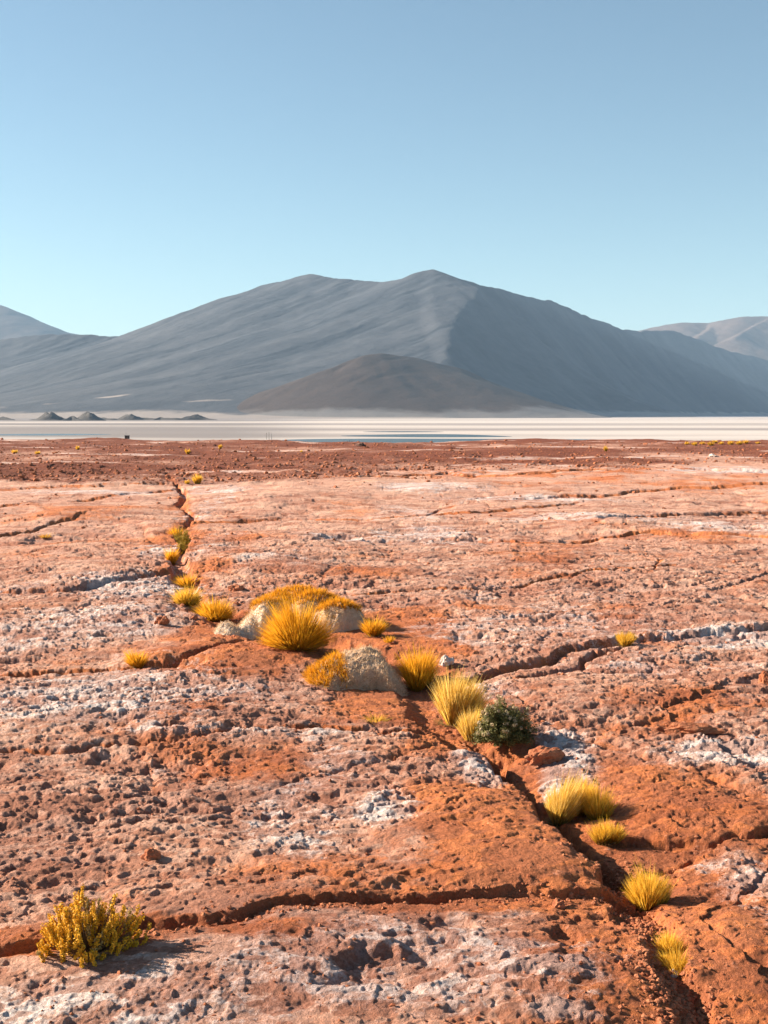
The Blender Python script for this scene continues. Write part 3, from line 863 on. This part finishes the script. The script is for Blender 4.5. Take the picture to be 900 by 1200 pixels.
# ---- dark rounded shrub with cream flower heads
def leaf_quads(pts, nrm, size, rng, cols):
    n = len(pts)
    a = rng.randn(n, 3); a -= (a * nrm).sum(1, keepdims=True) * nrm; a /= np.linalg.norm(a, axis=1, keepdims=True)
    b = np.cross(nrm, a)
    s = size[:, None]
    V = np.stack([pts - a * s, pts + b * s * 0.45, pts + a * s, pts - b * s * 0.45], 1).reshape(-1, 3)
    f = (np.arange(n) * 4)[:, None] + np.arange(4)
    return V, [f.astype(np.int32)], np.repeat(cols, 4, 0)

def tube(p0, p1, r0, r1, k=5):
    p0, p1 = np.array(p0, float), np.array(p1, float)
    d = p1 - p0; d /= np.linalg.norm(d); a = np.cross(d, [0.3, 0.9, 0.1]); a /= np.linalg.norm(a); b = np.cross(d, a)
    t = np.arange(k) / k * 2 * np.pi
    ring = np.cos(t)[:, None] * a + np.sin(t)[:, None] * b
    V = np.concatenate([p0 + ring * r0, p1 + ring * r1])
    i = np.arange(k); j = (i + 1) % k
    return V, [np.stack([i, j, j + k, i + k], 1).astype(np.int32)], np.full((2 * k, 3), 0.2)

def round_shrub(px, py, wpx, hpx, label, seed, flowers, leafc, n_shoot=170, group=None):
    x, y = hit(px, py); z = gz(x, y)
    pxm = F / y; w, h = wpx / pxm, hpx / pxm
    rng = np.random.RandomState(seed)
    e = empty('shrub', (x, y, z), label, 'shrub', group)
    ends = []; st = []
    for i in range(n_shoot):
        ph = rng.uniform(0, 2 * np.pi); ct = rng.uniform(-0.05, 1); stn = math.sqrt(max(0, 1 - ct * ct))
        rr = rng.uniform(0.82, 1.06) * (1 + 0.12 * math.sin(3 * ph + seed))
        end = np.array([stn * math.cos(ph) * w / 2 * rr, stn * math.sin(ph) * w / 2 * rr, max(0.02, ct * h * rr)])
        ends.append(end)
        if i % 3 == 0:
            st.append(tube((0.1 * end[0], 0.1 * end[1], -0.02), end * 0.95, 0.006, 0.002, 4))
    V, f, c = merge(st); mesh_np('stems', V, f, M_stem, parent=e)
    ends = np.array(ends)
    parts = []
    per = 110
    for end in ends:
        m = per
        ax = end / np.linalg.norm(end)
        t = rng.uniform(0.5, 1.0, m)[:, None]
        p = end * t + rng.randn(m, 3) * 0.028 * w * 1.1
        p[:, 2] = np.clip(p[:, 2], 0.0, None)
        nr = ax + 0.7 * rng.randn(m, 3); nr /= np.linalg.norm(nr, axis=1, keepdims=True)
        col = np.array(leafc[0]) + (np.array(leafc[1]) - np.array(leafc[0])) * rng.rand(m, 1)
        parts.append(leaf_quads(p, nr, (0.0075 + 0.006 * rng.rand(m)) * w / 0.5, rng, col))
    V, f, c = merge(parts); mesh_np('foliage', V, f, M_leaf, cols=c, smooth=False, parent=e)
    if flowers:
        parts = []
        for end in ends:
            if end[2] < 0.3 * h or rng.rand() > flowers: continue
            m = 26; ax = end / np.linalg.norm(end)
            d = rng.randn(m, 3); d /= np.linalg.norm(d, axis=1, keepdims=True)
            p = end * 1.04 + d * 0.016
            col = np.array((0.50, 0.36, 0.20)) + rng.rand(m, 1) * np.array((0.18, 0.18, 0.16))
            parts.append(leaf_quads(p, d, np.full(m, 0.010), rng, col))
        if parts:
            V, f, c = merge(parts); mesh_np('flower_heads', V, f, M_leaf, cols=c, smooth=False, parent=e)
    return e
round_shrub(589,868,74,43,'dark green rounded shrub dotted with cream flower heads',21,0.6,((0.07,0.068,0.018),(0.20,0.175,0.055)))
round_shrub(214,649,22,18,'greenish shrub in the far trench beside the narrow tussock',22,0.0,((0.26,0.17,0.018),(0.66,0.42,0.04)),60,'greenish shrubs in the far trench')
round_shrub(214,637,24,20,'hindmost greenish shrub in the far trench, the larger of two',23,0.0,((0.22,0.15,0.018),(0.60,0.40,0.04)),60,'greenish shrubs in the far trench')

# ---- yellow-green bush of knobbly upright shoots
def knobbly_bush(px, py, wpx, hpx, label, seed):
    x, y = hit(px, py); z = gz(x, y)
    pxm = F / y; w, h = wpx / pxm, hpx / pxm
    rng = np.random.RandomState(seed)
    e = empty('knobbly_bush', (x, y, z), label, 'shrub')
    st, lv = [], []
    for i in range(230):
        ph = rng.uniform(0, 2 * np.pi); ct = rng.uniform(0.02, 1) ** 0.9; stn = math.sqrt(1 - ct * ct)
        rr = rng.uniform(0.55, 1.10) ** 0.6 * (1 + 0.14 * math.sin(3 * ph + 1.0) + 0.08 * math.sin(7 * ph))
        end = np.array([stn * math.cos(ph) * w / 2 * rr, stn * math.sin(ph) * w / 2 * 0.85 * rr, 0.02 + ct * h * 0.96 * rr])
        tip_d = end / np.linalg.norm(end) * 0.55 + np.array([0, 0, 0.75]) + 0.18 * rng.randn(3); tip_d /= np.linalg.norm(tip_d)
        ln = h * rng.uniform(0.22, 0.42)
        mid = end - tip_d * min(ln, end[2] * 0.9 + 0.02)
        p0 = np.array([0.06 * w * math.cos(ph), 0.06 * w * math.sin(ph), -0.02])
        st.append(tube(p0, mid, 0.004, 0.003, 4)); st.append(tube(mid, end, 0.003, 0.002, 4))
        m = int(95 * max(0.5, ln / (0.32 * h)))
        t = rng.rand(m)
        P = mid + (end - mid) * t[:, None]
        d3 = rng.randn(m, 3); d3 /= np.linalg.norm(d3, axis=1, keepdims=True)
        rad = 0.0115 * (0.6 + 0.6 * np.sin(t * 13 + i)[:, None] ** 2)
        P = P + d3 * rad
        P[:, 2] = np.clip(P[:, 2], 0.003, None)
        nr = d3 * 0.8 + tip_d * 0.3 + 0.3 * rng.randn(m, 3); nr /= np.linalg.norm(nr, axis=1, keepdims=True)
        dry = rng.rand() < 0.10
        ca, cb = ((0.40, 0.27, 0.09), (0.55, 0.38, 0.14)) if dry else ((0.56, 0.29, 0.010), (0.96, 0.54, 0.05))
        col = np.array(ca) + (np.array(cb) - np.array(ca)) * rng.rand(m, 1)
        lv.append(leaf_quads(P, nr, 0.0060 + 0.0045 * rng.rand(m), rng, col))
    V, f, c = merge(st); mesh_np('stems', V, f, M_stem, parent=e)
    V, f, c = merge(lv); mesh_np('foliage', V, f, M_leaf, cols=c, smooth=False, parent=e)
    return e
knobbly_bush(103,1114,126,62,'yellow green bush of knobbly shoots in the bottom left corner',31)

# ------------------------------------------------------------------ stones
def rock_verts(rng_seed, sx, sy, sz, sub=3, rough=0.35):
    import bmesh
    bm = bmesh.new(); bmesh.ops.create_icosphere(bm, subdivisions=sub, radius=1)
    off = Vector((rng_seed * 3.7, rng_seed * 1.3, 0))
    for v in bm.verts:
        n = v.co.normalized()
        # faceted: push the ball in along a few random planes
        s = 1 + rough * mnoise.fractal(n * 1.3 + off, 1.0, 2.0, 4) + 0.25 * rough * mnoise.noise(n * 5 + off)
        v.co = Vector((n.x * s * sx, n.y * s * sy, max(-0.4, n.z * s) * sz))
    return bm

def stone(px, py, wpx, dpx_m, hpx, label, mat, seed, rot=0.0, group='loose stones on the plain'):
    x, y = hit(px, py); z = gz(x, y)
    pxm = F / y
    bm = rock_verts(seed, wpx / pxm / 2, dpx_m, hpx / pxm / 1.3, 4, 0.42)
    me = bpy.data.meshes.new('stone'); bm.to_mesh(me); bm.free(); me.materials.append(mat)
    me.polygons.foreach_set('use_smooth', np.full(len(me.polygons), False))
    o = bpy.data.objects.new('stone', me); C.objects.link(o)
    o.location = (x, y, z + 0.15 * hpx / pxm); o.rotation_euler.z = rot
    return tag(o, label, 'stone', group)

stone(178,1007,22,0.05,13,'small red stone with a dark shadow on pitted ground',M_red_stone,1)
stone(640,891,48,0.10,17,'flat red rock slab lying in the trench below the dark shrub',M_red_stone,2,0.35)
stone(812,857,60,0.08,10,'long flat red rock ledge on the right pale ground',M_red_stone,3,-0.1)
stone(190,730,16,0.09,9,'red boulder left of the low wide tussock',M_red_stone,4)
stone(790,1144,10,0.02,8,'little white stone at the foot of the two small tussocks',M_pale_stone,6)
stone(523,778,16,0.08,10,'pale rounded stone right of the tussock by the hay mound',M_pale_stone,7)
stone(277,692,18,0.12,8,'dark red boulder behind the low wide tussock',M_red_stone,8)
stone(423,523,10,0.5,4,'dark flat boulder far off near the lagoon',M_dark_stone,9)
stone(897,800,14,0.07,14,'orange stone cut by the right frame edge',M_red_stone,10)
stone(655,1062,14,0.04,9,'small red stone left of the bright fan shaped tussock',M_red_stone,11)
stone(835,535,8,0.5,3,'grey boulder in the far right rubble',M_pale_stone,13)

# gravel in the trench and loose crumbs on the crust: nobody could count it
def gravel():
    import bmesh
    rng = np.random.RandomState(5)
    proto = []
    for s in range(8):
        bm = rock_verts(50 + s, 1, 1, 1, 1, 0.6)
        bm.verts.ensure_lookup_table()
        proto.append((np.array([v.co[:] for v in bm.verts]), np.array([[v.index for v in f.verts] for f in bm.faces], np.int32)))
        bm.free()
    X, Y, Sz = [], [], []
    def along(pts, n, half, smin, smax):
        P = np.array([at(*p) for p in pts])
        seg = np.linalg.norm(np.diff(P, axis=0), axis=1); cum = np.concatenate([[0], np.cumsum(seg)])
        t = rng.rand(n) * cum[-1]
        x = np.interp(t, cum, P[:, 0]) + rng.normal(0, half, n); y = np.interp(t, cum, P[:, 1]) + rng.normal(0, half, n)
        X.append(x); Y.append(y); Sz.append(smin + (smax - smin) * rng.rand(n) ** 2.5)
    along([(760,1120),(800,1165),(835,1260)], 1500, 0.10, 0.006, 0.022)
    along([(690,985),(720,1015),(760,1090)], 700, 0.09, 0.006, 0.018)
    along([(700,992),(745,1000),(760,1020)], 260, 0.10, 0.006, 0.02)
    along([(585,890),(640,940)], 150, 0.12, 0.005, 0.012)
    along([(30,1100),(250,1086),(420,1058),(700,1042)], 420, 0.07, 0.005, 0.02)
    along([(246,712),(300,745),(400,755)], 150, 0.5, 0.012, 0.05)
    n = 2600
    py = 515 + (1210 - 515) * rng.rand(n) ** 1.2; px = rng.uniform(-30, 930, n)
    P = np.array([at(a, b) for a, b in zip(px, py)])
    X.append(P[:, 0]); Y.append(P[:, 1]); Sz.append(np.clip(0.9 * P[:, 1] / F, 0.006, .1) * (0.8 + 2.0 * rng.rand(n) ** 4))
    n = 5000                                               # the dark rubble band
    py = rng.uniform(517, 566, n); px = rng.uniform(-40, 940, n)
    P = np.array([at(a, b) for a, b in zip(px, py)])
    keep = terrain(P[:, 0], P[:, 1])[3] > 0.4
    P = P[keep]
    X.append(P[:, 0]); Y.append(P[:, 1]); Sz.append((0.04 + 0.10 * rng.rand(len(P)) ** 4))
    X, Y, Sz = map(np.concatenate, (X, Y, Sz))
    Z = gzs(X, Y)
    V, Fc, off = [], [], 0
    for i in range(len(X)):
        p, f = proto[i % 8]
        a = rng.uniform(0, 6.28); ca, sa = math.cos(a), math.sin(a)
        q = p * Sz[i] * np.array([1.2, 0.9, 0.75])
        V.append(np.stack([q[:, 0] * ca - q[:, 1] * sa + X[i], q[:, 0] * sa + q[:, 1] * ca + Y[i], q[:, 2] + Z[i] + 0.2 * Sz[i]], 1))
        Fc.append(f + off); off += len(p)
    o = mesh_np('gravel', np.concatenate(V), [np.concatenate(Fc)], M_red_stone, smooth=False)
    kind(o, 'stuff')
    o['label'] = 'red gravel and loose crumbs in the trench and on the crust'
gravel()

# ------------------------------------------------------------------ far hut and poles on the salt flat
def box(name, parent, lo, hi, mat):
    x0, y0, z0 = lo; x1, y1, z1 = hi
    v = [(x0,y0,z0),(x1,y0,z0),(x1,y1,z0),(x0,y1,z0),(x0,y0,z1),(x1,y0,z1),(x1,y1,z1),(x0,y1,z1)]
    f = np.array([(0,3,2,1),(4,5,6,7),(0,1,5,4),(1,2,6,5),(2,3,7,6),(3,0,4,7)], np.int32)
    return mesh_np(name, v, [f], mat, smooth=False, parent=parent)
M_hut = mat_plain('hut_boards', (0.055, 0.035, 0.03)); M_door = mat_plain('hut_door', (0.13, 0.08, 0.06)); M_pole = mat_plain('weathered_pole', (0.45, 0.40, 0.36)); M_roof = mat_plain('hut_roof', (0.10, 0.09, 0.09))
hx, hy = at(149, 514.2, SALT_Z)
e = empty('hut', (hx, hy, SALT_Z), 'tiny dark hut with a mast at the rim of the red plain', 'hut')
box('wall', e, (-1.7, -1.4, -0.2), (1.7, 1.4, 2.5), M_hut)
box('roof', e, (-2.0, -1.7, 2.5), (2.0, 1.7, 2.75), M_roof)
box('door', e, (0.2, -1.46, 0), (1.0, -1.405, 2.0), M_door)
box('mast', e, (-0.9, -0.1, 2.75), (-0.72, 0.1, 5.6), M_pole)
poles = [(312.5,516,8,'thin pale pole by the lagoon, left of three'),(315.5,516,9,'tallest thin pale pole by the lagoon, middle of three'),(318.5,516,7,'thin pale pole by the lagoon, right of three'),
         (407.5,518.8,4,'short dark post before the lagoon, left of a group'),(410,518.8,5,'short dark post before the lagoon, middle of a group'),(412.5,518.8,4,'short dark post before the lagoon, right of a group')]
for px, py, hp, lab in poles:
    D = 150 if hp < 6 else 1000
    X = (px - 450) / F * D; z0 = gz(X, D) if D == 150 else SALT_Z
    w = 0.28 * D / F; h = hp * D / F
    o = box('marker_post', None, (-w, -w, -0.3), (w, w, h), M_hut if D == 150 else M_pole)
    o.location = (X, D, z0)
    tag(o, lab, 'post', 'thin poles by the lagoon' if D == 1000 else 'short posts on the rim')

# ------------------------------------------------------------------ haze
def haze():
    x0, x1, y0, y1, z0, z1 = -24500, 24500, -300, 28500, SALT_Z - 4.5, 2020
    v = [(x0,y0,z0),(x1,y0,z0),(x1,y1,z0),(x0,y1,z0),(x0,y0,z1),(x1,y0,z1),(x1,y1,z1),(x0,y1,z1)]
    m = bpy.data.materials.new('air'); m.use_nodes = True; nt = m.node_tree
    for n in list(nt.nodes): nt.nodes.remove(n)
    out = nt.nodes.new('ShaderNodeOutputMaterial'); pv = nt.nodes.new('ShaderNodeVolumePrincipled')
    pv.inputs['Color'].default_value = (0.46, 0.69, 1.0, 1)
    pv.inputs['Density'].default_value = HAZE
    pv.inputs['Anisotropy'].default_value = 0.0
    nt.links.new(pv.outputs[0], out.inputs['Volume'])
    f = np.array([(0,3,2,1),(4,5,6,7),(0,1,5,4),(1,2,6,5),(2,3,7,6),(3,0,4,7)], np.int32)
    o = mesh_np('haze', v, [f], m, smooth=False)
    kind(o, 'stuff')
HAZE = 2.4e-5
haze()

# ------------------------------------------------------------------ light
EL, AZ = R(24), R(72)                                     # the sun stands left of the view and a little ahead
w = bpy.data.worlds.new('World'); S.world = w; w.use_nodes = True
nt = w.node_tree; bg = nt.nodes['Background']
sky = nt.nodes.new('ShaderNodeTexSky'); sky.sky_type = 'NISHITA'; sky.sun_disc = False
sky.sun_elevation = EL; sky.sun_rotation = -AZ; sky.altitude = 1800
sky.air_density = 1.0; sky.dust_density = 1.4; sky.ozone_density = 0.8
tint = nt.nodes.new('ShaderNodeMix'); tint.data_type = 'RGBA'; tint.blend_type = 'MULTIPLY'; tint.inputs[0].default_value = 1
tint.inputs[7].default_value = (0.90, 0.995, 0.91, 1)      # the thin high air of the puna, a shade greener than the model
nt.links.new(sky.outputs[0], tint.inputs[6]); nt.links.new(tint.outputs[2], bg.inputs[0]); bg.inputs[1].default_value = 0.05
sl = bpy.data.lights.new('sun', 'SUN'); sl.energy = 5.0; sl.angle = R(0.5); sl.color = (1.0, 0.85, 0.655)
so = bpy.data.objects.new('sun', sl); C.objects.link(so)
sd = Vector((-math.sin(AZ) * math.cos(EL), math.cos(AZ) * math.cos(EL), math.sin(EL)))
so.rotation_euler = sd.to_track_quat('Z', 'Y').to_euler(); so.location = (0, 0, 50)

S.render.engine = 'CYCLES'
S.cycles.use_denoising = True
S.cycles.max_bounces = 4; S.cycles.diffuse_bounces = 2; S.cycles.glossy_bounces = 2
S.cycles.transmission_bounces = 2; S.cycles.volume_bounces = 0; S.cycles.transparent_max_bounces = 8
S.view_settings.view_transform = 'Standard'; S.view_settings.look = 'None'
S.view_settings.exposure = 1.7; S.view_settings.gamma = 1
